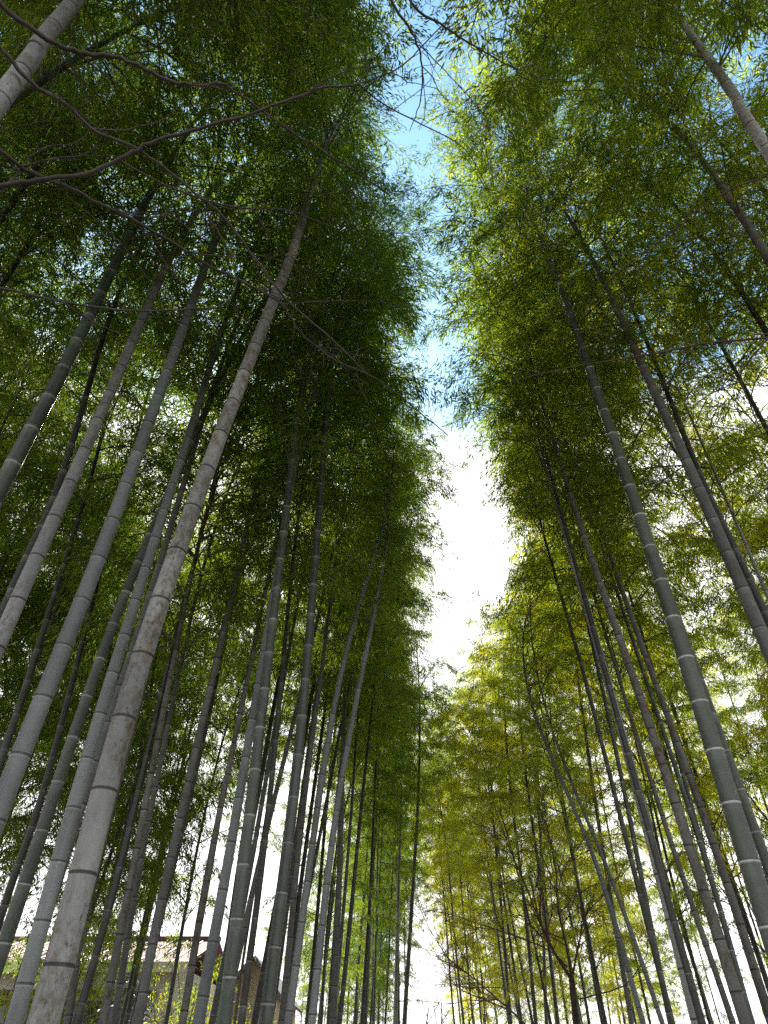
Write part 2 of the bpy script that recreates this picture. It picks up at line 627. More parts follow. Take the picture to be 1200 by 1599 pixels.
def fit(P):
    u, v, d = project(P)
    return 2.5 * gap_hits(P) - 0.5 * (((in_poly(u, v, OVER[0]) | in_poly(u, v, OVER[1]) | in_poly(u, v, OVER[2]) | in_poly(u, v, OVER[3])) & (d > 0.3)).mean())

def gap_hits(P):
    u, v, d = project(P)
    h = np.zeros(len(u), bool)
    for g in GAP:
        h |= in_poly(u, v, g)
    h &= d > 0.3
    return h.mean()

def crown_matrix(p, tan, spin, scale):
    q = Vector((0, 0, 1)).rotation_difference(Vector(tan))
    return Matrix.Translation(Vector(p)) @ q.to_matrix().to_4x4() @ Matrix.Rotation(spin, 4, 'Z') @ Matrix.Scale(scale, 4)

def xf(M, P):
    M = np.array(M)
    return P @ M[:3, :3].T + M[:3, 3]

# ------------------------------------------------------------------ the bamboos one can tell apart, set out from the photograph
#  lower, middle and upper point of the stem in the photo, stem width there, real diameter, skin, leaves, label
def hash_(t):
    return sum((i + 3) * ord(c) for i, c in enumerate(t))

def traced_bamboo(p1, p2, p3, w, dia, skin, leaf, label, crown=None, scale=None, sides=18, crown_z=None, upright=(0.8, 0.2)):
    depth = FPX * dia / w
    A = at(*p1, depth)
    B = near_column(*p2, A.x, A.y)
    lean = (B - A) / max(0.3, B.z - A.z)
    gx, gy = A.x - lean.x * 0.75 * A.z, A.y - lean.y * 0.75 * A.z
    G = Vector((gx, gy, 0.0))
    D = near_column(*p3, B.x + lean.x * (B.z - A.z) * .3, B.y + lean.y * (B.z - A.z) * .3)
    low = spline([G, A, B, D], 60)
    low -= np.array(G)
    keep = low[:, 2] <= max(crown_z or 0, min(D.z - 0.6, 6.6 + (hash_(label) % 100) / 100))
    keep[:20] = True
    low = low[keep]
    top = low[-1]
    tan = norm(low[-1] - low[-4])
    tan = tan if scale else norm(tan * upright[0] + np.array([0, 0, upright[1]]))      # tops straighten up again
    cr = crown if crown is not None else (CROWNS[int(rng.integers(len(CROWNS)))] if dia > 0.088 else THIN[int(rng.integers(len(THIN)))])
    sc = scale or float(np.clip((14.2 - low[-1][2]) / cr.L, 0.8, 1.12))
    best = None
    for _ in range(36):
        sp_ = rng.uniform(0, 2 * math.pi)
        M = crown_matrix(top, tan, sp_, sc)
        h = fit(xf(M, cr.sample) + np.array(G))
        if best is None or h < best[0]:
            best = (h, M)
    M = best[1]
    if best[0] > 0:
        print('TR gap', round(best[0], 3), label)
    up = xf(M, stem_curve(np.linspace(0, 1, 24)[1:], cr.L, cr.arch))
    path = Path(np.vstack([low, up]))
    s_c = Path(low).length
    root = thing('bamboo', label, 'bamboo', G)
    me = culm_mesh(path, taper(dia * 0.51, s_c, path.length), sides, phase=float(rng.uniform(0, .15)))
    obj('culm', me, CULM[skin], root)
    fo = obj('foliage', cr.leaves, LEAF[leaf], root)
    fo.matrix_local = M
    obj('twigs', cr.twigs, TWIG, fo)
    PLACED.append((G.x, G.y))
    return root, D.z

PLACED = []
TR = [
 # left of the path
 ((67, 1599), (280, 853), (495, 300), 51, .118, 'mottled', 'green', 'thick chalky bamboo with rusty blotches, the widest stem at the bottom left'),
 ((5, 1250), (180, 803), (345, 350), 35, .115, 'blue', 'green', 'smooth blue-grey bamboo left of the blotchy chalky one, with a clean matt skin'),
 ((5, 990), (145, 675), (340, 230), 29, .11, 'pale', 'green', 'whitish scuffed bamboo leaning right, left of the smooth blue-grey stem'),
 ((5, 1480), (205, 905), (372, 540), 25, .10, 'green', 'green', 'dark green bamboo with thin white rings between the blue-grey and the blotchy stems'),
 ((22, 1599), (172, 1066), (330, 570), 29, .105, 'blue', 'green', 'dull grey bamboo close along the left side of the blotchy chalky stem'),
 ((130, 1250), (227, 953), (322, 640), 17, .085, 'grey', 'green', 'thin grey bamboo peeping out behind the left side of the blotchy chalky stem'),
 ((5, 755), (100, 575), (205, 360), 30, .12, 'green', 'green', 'thick dark green bamboo crossing the left edge, left of the whitish scuffed one'),
 ((2, 960), (95, 748), (168, 500), 16, .08, 'dark', 'green', 'shadowed dark bamboo right behind the whitish scuffed one at the left edge'),
 ((5, 150), (60, 72), (125, -10), 40, .12, 'pale', 'green', 'fat pale grey bamboo cutting across the upper left corner above the bare limbs'),
 ((5, 335), (50, 270), (110, 190), 16, .09, 'dark', 'green', 'blackish bamboo stem under the upper left corner, behind the bare limbs'),
 ((105, 1599), (140, 1400), (250, 980), 14, .07, 'grey', 'green', 'slim grey bamboo with dark node lines just right of the blotchy chalky base'),
 ((120, 1599), (190, 1346), (258, 1060), 15, .075, 'dark', 'green', 'slim dark bamboo second to the right from the blotchy chalky stem'),
 ((160, 1599), (210, 1346), (275, 1010), 16, .08, 'rusty', 'green', 'slim brown-grey bamboo in front of the middle of the pink roof'),
 ((178, 1599), (220, 1346), (290, 1000), 13, .07, 'grey', 'green', 'slim dull bamboo touching the right side of the slim brown-grey one'),
 ((215, 1599), (265, 1350), (385, 830), 17, .085, 'grey', 'green', 'straight grey bamboo with black node rings rising in front of the dark house window'),
 ((285, 1599), (335, 1310), (410, 950), 14, .075, 'rusty', 'green', 'brownish slim bamboo crossing the right part of the pink roof'),
 ((310, 1599), (365, 1296), (440, 850), 21, .09, 'blue', 'green', 'clean light grey bamboo rising past the right end of the pink roof'),
 ((350, 1599), (397, 1216), (472, 593), 24, .095, 'green', 'green', 'stout green bamboo with faint white rings, right of the clean light grey one'),
 ((377, 1599), (420, 1260), (455, 900), 13, .07, 'dark', 'green', 'thin blackish bamboo leaning between the two stout green ringed stems'),
 ((415, 1599), (477, 1066), (516, 560), 23, .095, 'green', 'green', 'tall stout green bamboo, the straightest dark stem left of the path'),
 ((440, 1599), (475, 1256), (512, 980), 12, .07, 'grey', 'green', 'slender knotty grey bamboo hugging the right side of the tallest green stem'),
 ((450, 1599), (530, 1066), (612, 780), 14, .075, 'blue', 'green', 'slender bamboo with bright white rings leaning right beside the path'),
 ((487, 1599), (530, 1240), (590, 930), 14, .075, 'blue', 'green', 'slender pale grey bamboo with black rings, nearest the path of the leaning left ones'),
 ((618, 1599), (622, 1400), (627, 1250), 7, .105, 'pale', 'green', 'thin pale upright bamboo, left one of two beside the far end of the path'),
 ((632, 1599), (640, 1467), (655, 1230), 8, .11, 'grey', 'green', 'thin grey upright bamboo, right one of two beside the far end of the path'),
 ((5, 1180), (60, 1010), (110, 850), 14, .08, 'dark', 'green', 'dark bamboo in shade behind the smooth blue-grey stem at the left edge'),
 ((5, 1420), (75, 1210), (165, 860), 14, .08, 'dark', 'green', 'dark bamboo with grey rings behind the white-ringed dark green stem'),
 # right of the path
 ((1195, 1425), (1010, 840), (850, 370), 36, .13, 'ringed', 'green', 'thickest green bamboo right of the path, with bold white rings'),
 ((1197, 1005), (1040, 650), (862, 270), 25, .11, 'grey', 'olive', 'long brown-grey bamboo crossing the right edge above the thickest green stem'),
 ((1195, 958), (1090, 733), (1000, 500), 15, .08, 'dark', 'olive', 'dark bamboo running just behind the long brown-grey one'),
 ((1198, 400), (1120, 270), (985, 45), 19, .10, 'rusty', 'olive', 'weathered brownish bamboo in the upper right, lower neighbour of the white one'),
 ((1195, 515), (1130, 410), (1040, 250), 13, .085, 'dark', 'olive', 'nearly black bamboo leaning across the patch of blue sky at the right'),
 ((1197, 232), (1142, 142), (1042, 0), 24, .10, 'pale', 'green', 'bright whitish bamboo crossing the upper right corner'),
 ((1090, 1599), (955, 1085), (825, 633), 20, .095, 'pale', 'green', 'lichen-grey bamboo with black rings, the leftmost thick stem right of the path'),
 ((1165, 1599), (1020, 1148), (895, 790), 21, .095, 'rusty', 'olive', 'rust-brown bamboo with black rings between the lichen-grey and the green stems'),
 ((1195, 1566), (1105, 1291), (965, 905), 16, .085, 'rusty', 'olive', 'slim mottled brown bamboo left of the thickest green stem'),
 ((1175, 1599), (1090, 1306), (970, 945), 11, .065, 'green', 'olive', 'thin dark green bamboo lying over the right side of the rust-brown one'),
 ((1197, 1346), (1115, 1121), (1000, 800), 18, .09, 'green', 'olive', 'smooth dark green bamboo right behind the thickest green stem'),
 ((1145, 1599), (1050, 1321), (960, 1040), 11, .07, 'grey', 'olive', 'thin grey bamboo between the lichen-grey and the rust-brown stems'),
 ((1005, 1599), (930, 1346), (845, 1145), 10, .07, 'blue', 'olive', 'slender pale bamboo arching left into the open sky with a thin top'),
 ((1035, 1599), (960, 1386), (880, 1191), 9, .065, 'blue', 'olive', 'slender pale bamboo arching left, lower companion of the thin-topped one'),
 ((1195, 665), (1130, 545), (1075, 450), 10, .07, 'grey', 'olive', 'thin grey bamboo at the right edge just above the curved bare twig'),
 ((1190, 910), (1140, 790), (1090, 640), 8, .06, 'pale', 'olive', 'pale thin bamboo right of the long brown-grey one at the right edge'),
 ((1100, 1330), (1050, 1150), (1000, 980), 8, .06, 'green', 'olive', 'thin green bamboo seen between the slim brown and thickest green stems'),
 ((880, 813), (835, 660), (790, 540), 8, .06, 'dark', 'olive', 'slight dark bamboo hidden in leaves left of the thickest green stem'),
 ((945, 1180), (900, 1010), (855, 860), 8, .06, 'dark', 'olive', 'slight dark bamboo left of the lichen-grey one, up among yellow leaves'),
]
for t in TR:
    wis = 'arching left' in t[7]
    r, zt = traced_bamboo(*t, crown=(WISPY[len(PLACED) % 2] if wis else None), scale=(0.72 if wis else 0.5 if 'bright white rings' in t[7] or 'nearest the path' in t[7] else None), upright=((0.5, 0.5) if 'thick chalky' in t[7] else (0.8, 0.2)))
    print('TR %-60s base (%.1f,%.1f) crown z %.1f' % (t[7][:60], r.location.x, r.location.y, zt))

# ------------------------------------------------------------------ the rest of the two groves: shared stems and crowns
def path_x(y):
    return 0.3 + 0.046 * y

STEMS = []
for k, cr in list(enumerate(CROWNS)) * 2:
    H = 6.2 if len(STEMS) < len(CROWNS) else 2.6
    rs = np.random.default_rng(300 + k)
    ph = rs.uniform(0, 6.28)
    low = [(0.10 * math.sin(z * 0.45 + ph) * min(1, z / 3) * max(0, 1 - z / H), 0.08 * math.sin(z * 0.5 + ph * 2) * max(0, 1 - z / H), z) for z in np.linspace(0, H, 18)]
    up = stem_curve(np.linspace(0, 1, 20)[1:], cr.L, cr.arch) + np.array([0, 0, H])
    pa = Path(np.vstack([low, up]))
    r0 = [0.045, 0.036, 0.05, 0.04, 0.03, 0.042, 0.034, 0.048][k]
    STEMS.append((culm_mesh(pa, taper(r0, H, pa.length), 10), H))

def grove(n, xr, yr, skins, leaf_pick, label, group, lean_to, seed, near=4.6, smin=0.8, scale=(0.88, 1.12), gap_max=0.004, low=0.0, tilt_sd=2.2, spins=12):
    rs = np.random.default_rng(seed)
    made = tries = 0
    while made < n and tries < n * 60:
        tries += 1
        y = rs.uniform(*yr)
        x = path_x(y) + rs.uniform(*xr)
        if (x < -4.2 and 18.3 < y < 44) or (x < -1.9 and 22.5 < y < 31):      # the houses stand here
            continue
        if math.hypot(x, y) < near or any((x - a) ** 2 + (y - b) ** 2 < smin * smin for a, b in PLACED):
            continue
        k = int(rs.integers(len(CROWNS)))
        cr = CROWNS[k]
        me, H = STEMS[k + (len(CROWNS) if rs.random() < low else 0)]
        best = None
        for _ in range(spins):
            s = rs.uniform(*scale)
            spin = rs.uniform(0, 2 * math.pi)
            tilt = math.radians(abs(rs.normal(0, tilt_sd)))
            taz = (0 if lean_to > 0 else math.pi) + rs.normal(0, 1.1)
            M = (Matrix.Translation((x, y, 0)) @ Matrix.Rotation(tilt, 4, Vector((-math.sin(taz), math.cos(taz), 0)))
                 @ Matrix.Rotation(spin, 4, 'Z') @ Matrix.Scale(s, 4))
            MC = M @ Matrix.Translation((0, 0, H))
            h = fit(xf(MC, cr.sample))
            if best is None or h < best[0]:
                best = (h, M)
        if gap_hits(xf(best[1] @ Matrix.Translation((0, 0, H)), cr.sample)) > gap_max:
            continue
        M = best[1]
        root = thing('bamboo', label, 'bamboo', (0, 0, 0), group)
        root.matrix_world = M
        obj('culm', me, CULM[skins[int(rs.integers(len(skins)))]], root)
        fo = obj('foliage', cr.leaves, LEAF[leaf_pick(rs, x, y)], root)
        fo.location = (0, 0, H)
        obj('twigs', cr.twigs, TWIG, fo)
        PLACED.append((x, y))
        made += 1
    print('grove', label[:30], made, tries)

G_LEFT = ('slender shaded bamboo standing deeper in the grove left of the path', 'bamboos deeper in the left grove')
G_RIGHT = ('slender bamboo among yellow-green leaves deeper in the grove right of the path', 'bamboos deeper in the right grove')
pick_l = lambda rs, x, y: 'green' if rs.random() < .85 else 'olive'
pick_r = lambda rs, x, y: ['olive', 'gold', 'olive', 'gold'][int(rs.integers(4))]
grove(13, (-7.5, -2.6), (-0.5, 4.4), ['dark', 'grey', 'green'], pick_l, *G_LEFT, 1, 5, near=3.2, smin=0.7, tilt_sd=5)
grove(11, (2.7, 7.5), (-0.5, 4.4), ['dark', 'grey', 'green'], pick_r, *G_RIGHT, -1, 6, near=3.2, smin=0.7, tilt_sd=5)
grove(46, (-12.5, -1.9), (3.8, 20), ['dark', 'grey', 'green', 'dark', 'green'], pick_l, *G_LEFT, 1, 1, smin=0.7, low=.12)
grove(20, (-13, -3.5), (8, 21), ['dark', 'dark', 'green'], pick_l, *G_LEFT, 1, 7, smin=0.6, low=1.0)
grove(42, (2.4, 12.5), (3.8, 22), ['grey', 'green', 'dark', 'rusty'], pick_r, *G_RIGHT, -1, 2, low=.45)
grove(7, (-10, -4.5), (4, 10), ['dark', 'dark', 'green'], pick_l, *G_LEFT, 1, 21, smin=0.6)
grove(15, (3.6, 9.5), (4.5, 13), ['dark', 'grey', 'green'], pick_r, *G_RIGHT, -1, 22, smin=0.6, low=.35)
# bamboos beside the viewer whose tops hang over the path
for i_, (x, y, tl, tx) in enumerate([(2.2, .5, 4, 4), (2.0, -.4, 6, 7), (1.75, -1.0, 6, 2), (-2.1, .3, 4, 4), (-1.9, -.6, 6, 7), (-1.75, -1.2, 8, 6), (-2.0, -.1, 6, 6), (1.9, .1, 6, 6)]):
    taz = math.radians(125 if x > 0 else 55) + random.uniform(-.15, .15)
    k = tx
    me, H = STEMS[k]
    best = None
    for _ in range(20):
        M = (Matrix.Translation((x, y, 0)) @ Matrix.Rotation(math.radians(tl), 4, Vector((-math.sin(taz), math.cos(taz), 0)))
             @ Matrix.Rotation(random.uniform(0, 6.28), 4, 'Z') @ Matrix.Scale(1.0, 4))
        h = fit(xf(M @ Matrix.Translation((0, 0, H)), CROWNS[k].sample))
        if best is None or h < best[0]:
            best = (h, M)
    root = thing('bamboo', 'bamboo beside the viewer, only its leafy top hanging into the upper middle of the view', 'bamboo', (0, 0, 0), 'bamboos leaning over the path')
    root.matrix_world = best[1]
    obj('culm', me, CULM['grey'], root)
    fo = obj('foliage', CROWNS[k].leaves, LEAF['olive' if x > 0 else 'green'], root)
    fo.location = (0, 0, H)
    obj('twigs', CROWNS[k].twigs, TWIG, fo)
    PLACED.append((x, y))
F_LEFT = ('far thin bamboo of the left grove, near the far end of the path', 'far bamboos left of the path')
F_RIGHT = ('far thin bamboo of the right grove with golden leaves, near the path end', 'far bamboos right of the path')
pick_f = lambda rs, x, y: 'gold' if rs.random() < .75 else 'olive'
grove(18, (-2.9, -1.3), (8, 20), ['dark', 'green', 'grey'], pick_l, *G_LEFT, 1, 8, smin=0.5, tilt_sd=4, spins=40, gap_max=.004)
grove(14, (1.5, 3.0), (8, 22), ['dark', 'green', 'grey'], pick_r, *G_RIGHT, -1, 9, smin=0.5, low=.2, tilt_sd=4, spins=30, gap_max=.004)
grove(12, (-2.6, -0.8), (23, 36), ['dark', 'green', 'grey'], pick_l, *F_LEFT, 1, 10, smin=0.5, low=.3)
grove(12, (0.8, 2.6), (23, 36), ['dark', 'green', 'grey'], pick_f, *F_RIGHT, -1, 12, smin=0.5, low=.35)
grove(14, (-9.5, -1.5), (20, 40), ['dark', 'green', 'grey'], pick_l, *F_LEFT, 1, 3, smin=0.6, low=.8)
grove(22, (1.2, 11), (21, 42), ['dark', 'green', 'grey'], pick_f, *F_RIGHT, -1, 4, smin=0.7, low=.9)

# ------------------------------------------------------------------ bare trees
def wiggle(P0, d, length, n, amp, rs, up=0.0):
    P = [np.array(P0, float)]
    d = norm(np.array(d, float))
    for _ in range(n):
        d = norm(d + rs.normal(0, amp, 3) + np.array([0, 0, up]))
        P.append(P[-1] + d * length / n)
    return np.array(P), d

def sprout(tb, P, r0, r1, rs, depth, count, length, spread=0.8, sides=4, up=0.03):
    """side shoots along the polyline P"""
    n = len(P)
    for _ in range(count):
        i = int(rs.integers(max(1, n // 5), n))
        f = i / (n - 1)
        tan = norm(P[i] - P[i - 1])
        d = norm(tan + rs.normal(0, spread, 3))
        ln = length * rs.uniform(0.5, 1.2) * (1.15 - 0.5 * f)
        r = (r0 + (r1 - r0) * f) * 0.6
        Q, _d = wiggle(P[i], d, ln, 6, 0.16, rs, up)
        tb.add(Q, np.linspace(r, max(0.0016, r * 0.3), len(Q)), sides)
        if depth > 0:
            sprout(tb, Q, r, max(0.0016, r * .3), rs, depth - 1, max(2, count // 2), ln * 0.6, spread, 3, up)

def limb_mesh(pts, r0, r1, rs, count, length, depth=1, spread=0.6, n=None, thin=0.7, few=0.5):
    P = spline(pts, n or max(10, len(pts) * 5))
    r0, r1, count = r0 * thin, r1 * thin, int(math.ceil(count * few))
    P[1:-1] += rs.normal(0, r0 * 0.22, (len(P) - 2, 3))
    tb = Tubes()
    tb.add(P, np.linspace(r0, r1, len(P)), 8)
    sprout(tb, P, r0, r1, rs, depth, count, length, spread)
    return tb.mesh('limb')

def traced_tree(label, name, base, trunk_pts, trunk_r, limbs, bark, seed, thin=0.7, few=0.5):
    rs = np.random.default_rng(seed)
    root = thing(name, label, 'tree', base)
    b = np.array(base, float)
    tb = Tubes()
    P = spline([np.array(p) - b for p in trunk_pts], 24)
    tb.add(P, np.linspace(trunk_r[0], trunk_r[1], 24), 12)
    obj('trunk', tb.mesh('trunk'), bark, root)
    for pts, r0, r1, cnt, ln in limbs:
        Q = [np.array(p) - b for p in pts]
        obj('limb', limb_mesh(Q, r0, r1, rs, cnt, ln, thin=thin, few=few), bark, root)
    return root

def px(lst, depth, d2=None):
    d2 = depth if d2 is None else d2
    n = len(lst)
    return [at(u, v, depth + (d2 - depth) * i / (n - 1)) for i, (u, v) in enumerate(lst)]

# overhanging tree: trunk off the left side of the picture, its bare limbs cross the top left
TB = (-3.15, 0.9, 0)
J = [Vector(p) for p in ((-3.05, 0.9, 3.6), (-2.95, 0.9, 4.4), (-2.85, 0.95, 5.0), (-2.7, 0.9, 5.6))]
limbs = [
    ([J[0]] + px([(-60, 300), (0, 290), (60, 281), (130, 272), (190, 248), (240, 222), (330, 195), (430, 165), (500, 140), (560, 131)], 3.2, 3.6), .022, .008, 10, .5),
    (px([(560, 131), (620, 108), (660, 72), (720, 5), (760, -60)], 3.6, 3.9), .007, .003, 5, .4),
    (px([(560, 131), (600, 163), (650, 190), (725, 232), (765, 300)], 3.6, 4.0), .007, .003, 8, .4),
    ([J[3]] + px([(-60, -60), (0, 5), (50, 45), (90, 70), (130, 82), (200, 95), (260, 125), (310, 132), (350, 132), (400, 165), (470, 215), (560, 270), (610, 306)], 3.1, 3.9), .022, .006, 12, .5),
    ([J[2]] + px([(-60, 20), (0, 75), (50, 130), (100, 160), (150, 205), (220, 235), (300, 297), (355, 345), (410, 420), (450, 470), (530, 540), (575, 585)], 3.1, 3.8), .017, .006, 14, .5),
    ([J[1]] + px([(-60, 190), (0, 235), (40, 265), (90, 285), (150, 315), (210, 345), (270, 378), (320, 412), (380, 440), (440, 475), (470, 520), (520, 560), (600, 600), (700, 680)], 3.2, 4.2), .018, .005, 20, .55),
    ([J[0]] + px([(-60, 440), (0, 450), (50, 460), (90, 470), (200, 485), (300, 482), (345, 478), (368, 448), (362, 400), (340, 360), (310, 320)], 3.2, 3.4), .010, .003, 8, .35),
    (px([(190, 252), (250, 285), (330, 315), (400, 327), (445, 327), (530, 358)], 3.25, 3.7), .008, .003, 6, .4),
    (px([(95, 470), (150, 505), (210, 530), (300, 570)], 3.25, 3.5), .006, .003, 5, .3),
    ([J[3]] + px([(300, -260), (520, -140), (610, 0), (650, 62), (660, 110), (655, 160), (640, 205)], 3.3, 3.8), .016, .003, 8, .4),
    ([J[3]] + px([(320, -330), (540, -180), (640, 0), (690, 38), (740, 72), (785, 97), (835, 118)], 3.4, 3.9), .016, .003, 8, .4),
    (px([(655, 70), (690, 105), (745, 165), (780, 210)], 3.6, 3.9), .005, .002, 5, .35),
    (px([(470, 215), (520, 280), (590, 330), (640, 420), (665, 500)], 3.8, 4.2), .005, .002, 9, .4),
    (px([(95, 285), (110, 310), (180, 370), (250, 460), (300, 540)], 3.3, 3.7), .005, .002, 6, .35),
    (px([(395, 327), (430, 380), (480, 440), (490, 480)], 3.5, 3.8), .004, .002, 5, .3),
    (px([(440, 475), (520, 470), (620, 475), (730, 510)], 3.7, 4.2), .004, .0016, 6, .3),
]
traced_tree('bare grey-brown tree whose leafless limbs cross the upper left sky', 'bare_tree', TB,
            [TB, (-3.1, 0.92, 1.5), J[0], J[1], J[2], J[3]], (.11, .06), limbs, BARK, 41)

# second overhanging tree off the right side
TB2 = (3.5, 2.0, 0)
limbs2 = [
    ([Vector((3.4, 2.0, 4.2))] + px([(1260, 520), (1195, 528), (1110, 535), (1060, 545), (1000, 556), (900, 572), (800, 595)], 3.7, 4.1), .012, .004, 8, .4),
    (px([(1200, 528), (1165, 570), (1158, 595), (1175, 640), (1195, 690)], 3.7, 3.8), .008, .004, 6, .35),
    ([Vector((3.45, 2.0, 5.0))] + px([(1260, 230), (1195, 275), (1150, 292), (1100, 320), (1030, 375), (960, 430), (910, 490)], 3.7, 4.1), .009, .003, 8, .4),
    (px([(1185, 280), (1165, 320), (1145, 355), (1140, 400)], 3.7, 3.8), .006, .003, 4, .3),
    (px([(1158, 595), (1110, 615), (1080, 640), (1050, 690)], 3.8, 4.0), .005, .002, 5, .3),
]
traced_tree('dark bare tree whose thin twigs reach in from the right edge', 'bare_tree', TB2,
            [TB2, (3.5, 2.0, 2), (3.4, 2.0, 4.2), (3.45, 2.0, 5.2)], (.08, .04), limbs2, BARK_RED, 42)

# many-stemmed bare tree at the lower right of the path
d = 8.3
b3 = at(905, 1720, d)
B3 = (b3.x, b3.y, 0)
limbs3 = [
    (px([(893, 1530), (862, 1480), (840, 1430), (815, 1370), (790, 1310), (770, 1250)], d, d + .4), .035, .006, 16, .9),
    (px([(893, 1530), (885, 1480), (872, 1420), (868, 1360), (855, 1290), (845, 1240)], d, d - .3), .03, .005, 16, .9),
    (px([(895, 1520), (905, 1470), (915, 1430), (950, 1390), (985, 1350)], d, d + .5), .026, .005, 14, .8),
    (px([(886, 1510), (860, 1485), (800, 1460), (740, 1440), (690, 1425), (640, 1420)], d, d - .5), .02, .004, 18, .8),
    (px([(868, 1400), (885, 1350), (905, 1320), (925, 1290)], d, d + .2), .014, .004, 10, .6),
    (px([(862, 1370), (845, 1330), (845, 1290), (855, 1230)], d, d), .014, .004, 10, .6),
    (px([(905, 1560), (960, 1545), (985, 1530), (1010, 1490), (1015, 1460), (1060, 1420)], d, d - .4), .016, .004, 12, .7),
]
traced_tree('many-stemmed bare reddish tree in front of the right grove, lower right', 'bare_tree', B3,
            [B3, at(905, 1660, d), at(900, 1599, d), at(893, 1530, d)], (.055, .036), limbs3, BARK_RED, 43, 0.55, 1.2)
d = 6.5
b4 = at(900, 1760, d)
B4 = (b4.x, b4.y, 0)
limbs4 = [
    (px([(830, 1610), (800, 1580), (760, 1545), (730, 1520), (700, 1495), (670, 1450)], d, d + .6), .016, .004, 22, .8),
    (px([(800, 1580), (755, 1560), (720, 1545), (690, 1510)], d, d - .2), .010, .003, 14, .6),
]
traced_tree('low bare shrubby tree with long arms reaching left over the path', 'bare_tree', B4,
            [B4, at(880, 1680, d), at(850, 1635, d), at(830, 1610, d)], (.04, .017), limbs4, BARK_RED, 44, 0.7, 1.0)

def random_bare(name, label, base, H, r, bark, seed, nl=7, group=None):
    rs = np.random.default_rng(seed)
    root = thing(name, label, 'tree', base, group)
    P, dd = wiggle((0, 0, 0), (rs.normal(0, .06), rs.normal(0, .06), 1), H * .75, 10, 0.07, rs, .05)
    tb = Tubes()
    tb.add(P, np.linspace(r, r * .35, len(P)), 8)
    obj('trunk', tb.mesh('trunk'), bark, root)
    for k in range(nl):
        i = int(3 + k * 7 / nl)
        az = k * 2.4 + rs.normal(0, .3)
        Q, _d = wiggle(P[i], (math.cos(az), math.sin(az), 0.9), H * rs.uniform(.3, .5), 8, 0.12, rs, .06)
        tb = Tubes()
        r0 = r * (0.45 - 0.03 * k)
        tb.add(Q, np.linspace(r0, r0 * .25, len(Q)), 5)
        sprout(tb, Q, r0, r0 * .25, rs, 2, 8, H * .16, .6, 4, .05)
        obj('limb', tb.mesh('limb'), bark, root)
    return root

random_bare('bare_tree', 'brown bare tree standing behind the lichen-grey bamboo, lower right', (5.0, 7.6, 0), 4.6, .06, BARK_RED, 51)
random_bare('bare_tree', 'brown bare tree behind the rust-brown bamboo near the right edge', (6.6, 8.2, 0), 5.6, .08, BARK_RED, 52)
random_bare('bare_tree', 'thin twiggy bare tree right of the many-stemmed one, among the slim stems', (5.0, 10.5, 0), 4.8, .05, BARK_RED, 53, 9)
random_bare('bare_tree', 'twiggy bare tree against the white sky in the lower right corner', (8.2, 10.0, 0), 5.2, .06, BARK_RED, 54, 9)
random_bare('bare_tree', 'far twiggy bare tree low behind the slim mottled brown bamboo', (9.5, 15.0, 0), 5.5, .07, BARK_RED, 55, 9)
for k, (x, y, H, lab) in enumerate([(2.0, 50, 6.5, 'pale leafless tree in the gap at the far end, left of the hill'), (3.6, 58, 7.5, 'pale leafless tree in the gap at the far end, in front of the hill'),
                                    (5.2, 54, 5.5, 'small pale leafless tree in the far gap beside golden bamboo'), (-22, 48, 8, 'leafless tree behind the houses far left')]):
    random_bare('bare_tree', lab, (x, y, 0), H, .11, BARK_FAR, 60 + k)

# ------------------------------------------------------------------ shrubs and low bamboo
def shrub(name, label, cat, base, h, rad, nleaf, leaf, seed, lsize=(.06, .11), wr=.4, droop=.3):
    rs = np.random.default_rng(seed)
    root = thing(name, label, cat, base)
    tb = Tubes()
    S, D = [], []
    for k in range(7):
        az = rs.uniform(0, 6.28)
        P, _d = wiggle((rs.normal(0, .06), rs.normal(0, .06), 0), (math.cos(az) * rad / h * .8, math.sin(az) * rad / h * .8, 1), h * rs.uniform(.7, 1.0), 8, .1, rs, .02)
        tb.add(P, np.linspace(.014, .004, len(P)), 5)
        for _ in range(16):
            i = int(rs.integers(2, len(P)))
            a2 = rs.uniform(0, 6.28)
            Q, d_ = wiggle(P[i], (math.cos(a2), math.sin(a2), .4), rad * rs.uniform(.3, .8), 4, .15, rs, -.04)
            tb.add(Q, np.linspace(.004, .0015, len(Q)), 3)
            m = max(1, nleaf // 112)
            u = rs.uniform(0.2, 1, m)
            S.append(Q[0] + (Q[-1] - Q[0]) * u[:, None] + rs.normal(0, .05, (m, 3)))
            D.append(np.tile(d_, (m, 1)))
    obj('stems', tb.mesh('stems'), TWIG, root)
    obj('foliage', leaves_mesh('shrub_leaves', np.concatenate(S), np.concatenate(D), rs, lsize[0], lsize[1], droop, wr), LEAF[leaf], root)
    return root

def ground_at(u, y):
    r = ray(u, 1599)
    return (r.x / r.y * y, y, 0)

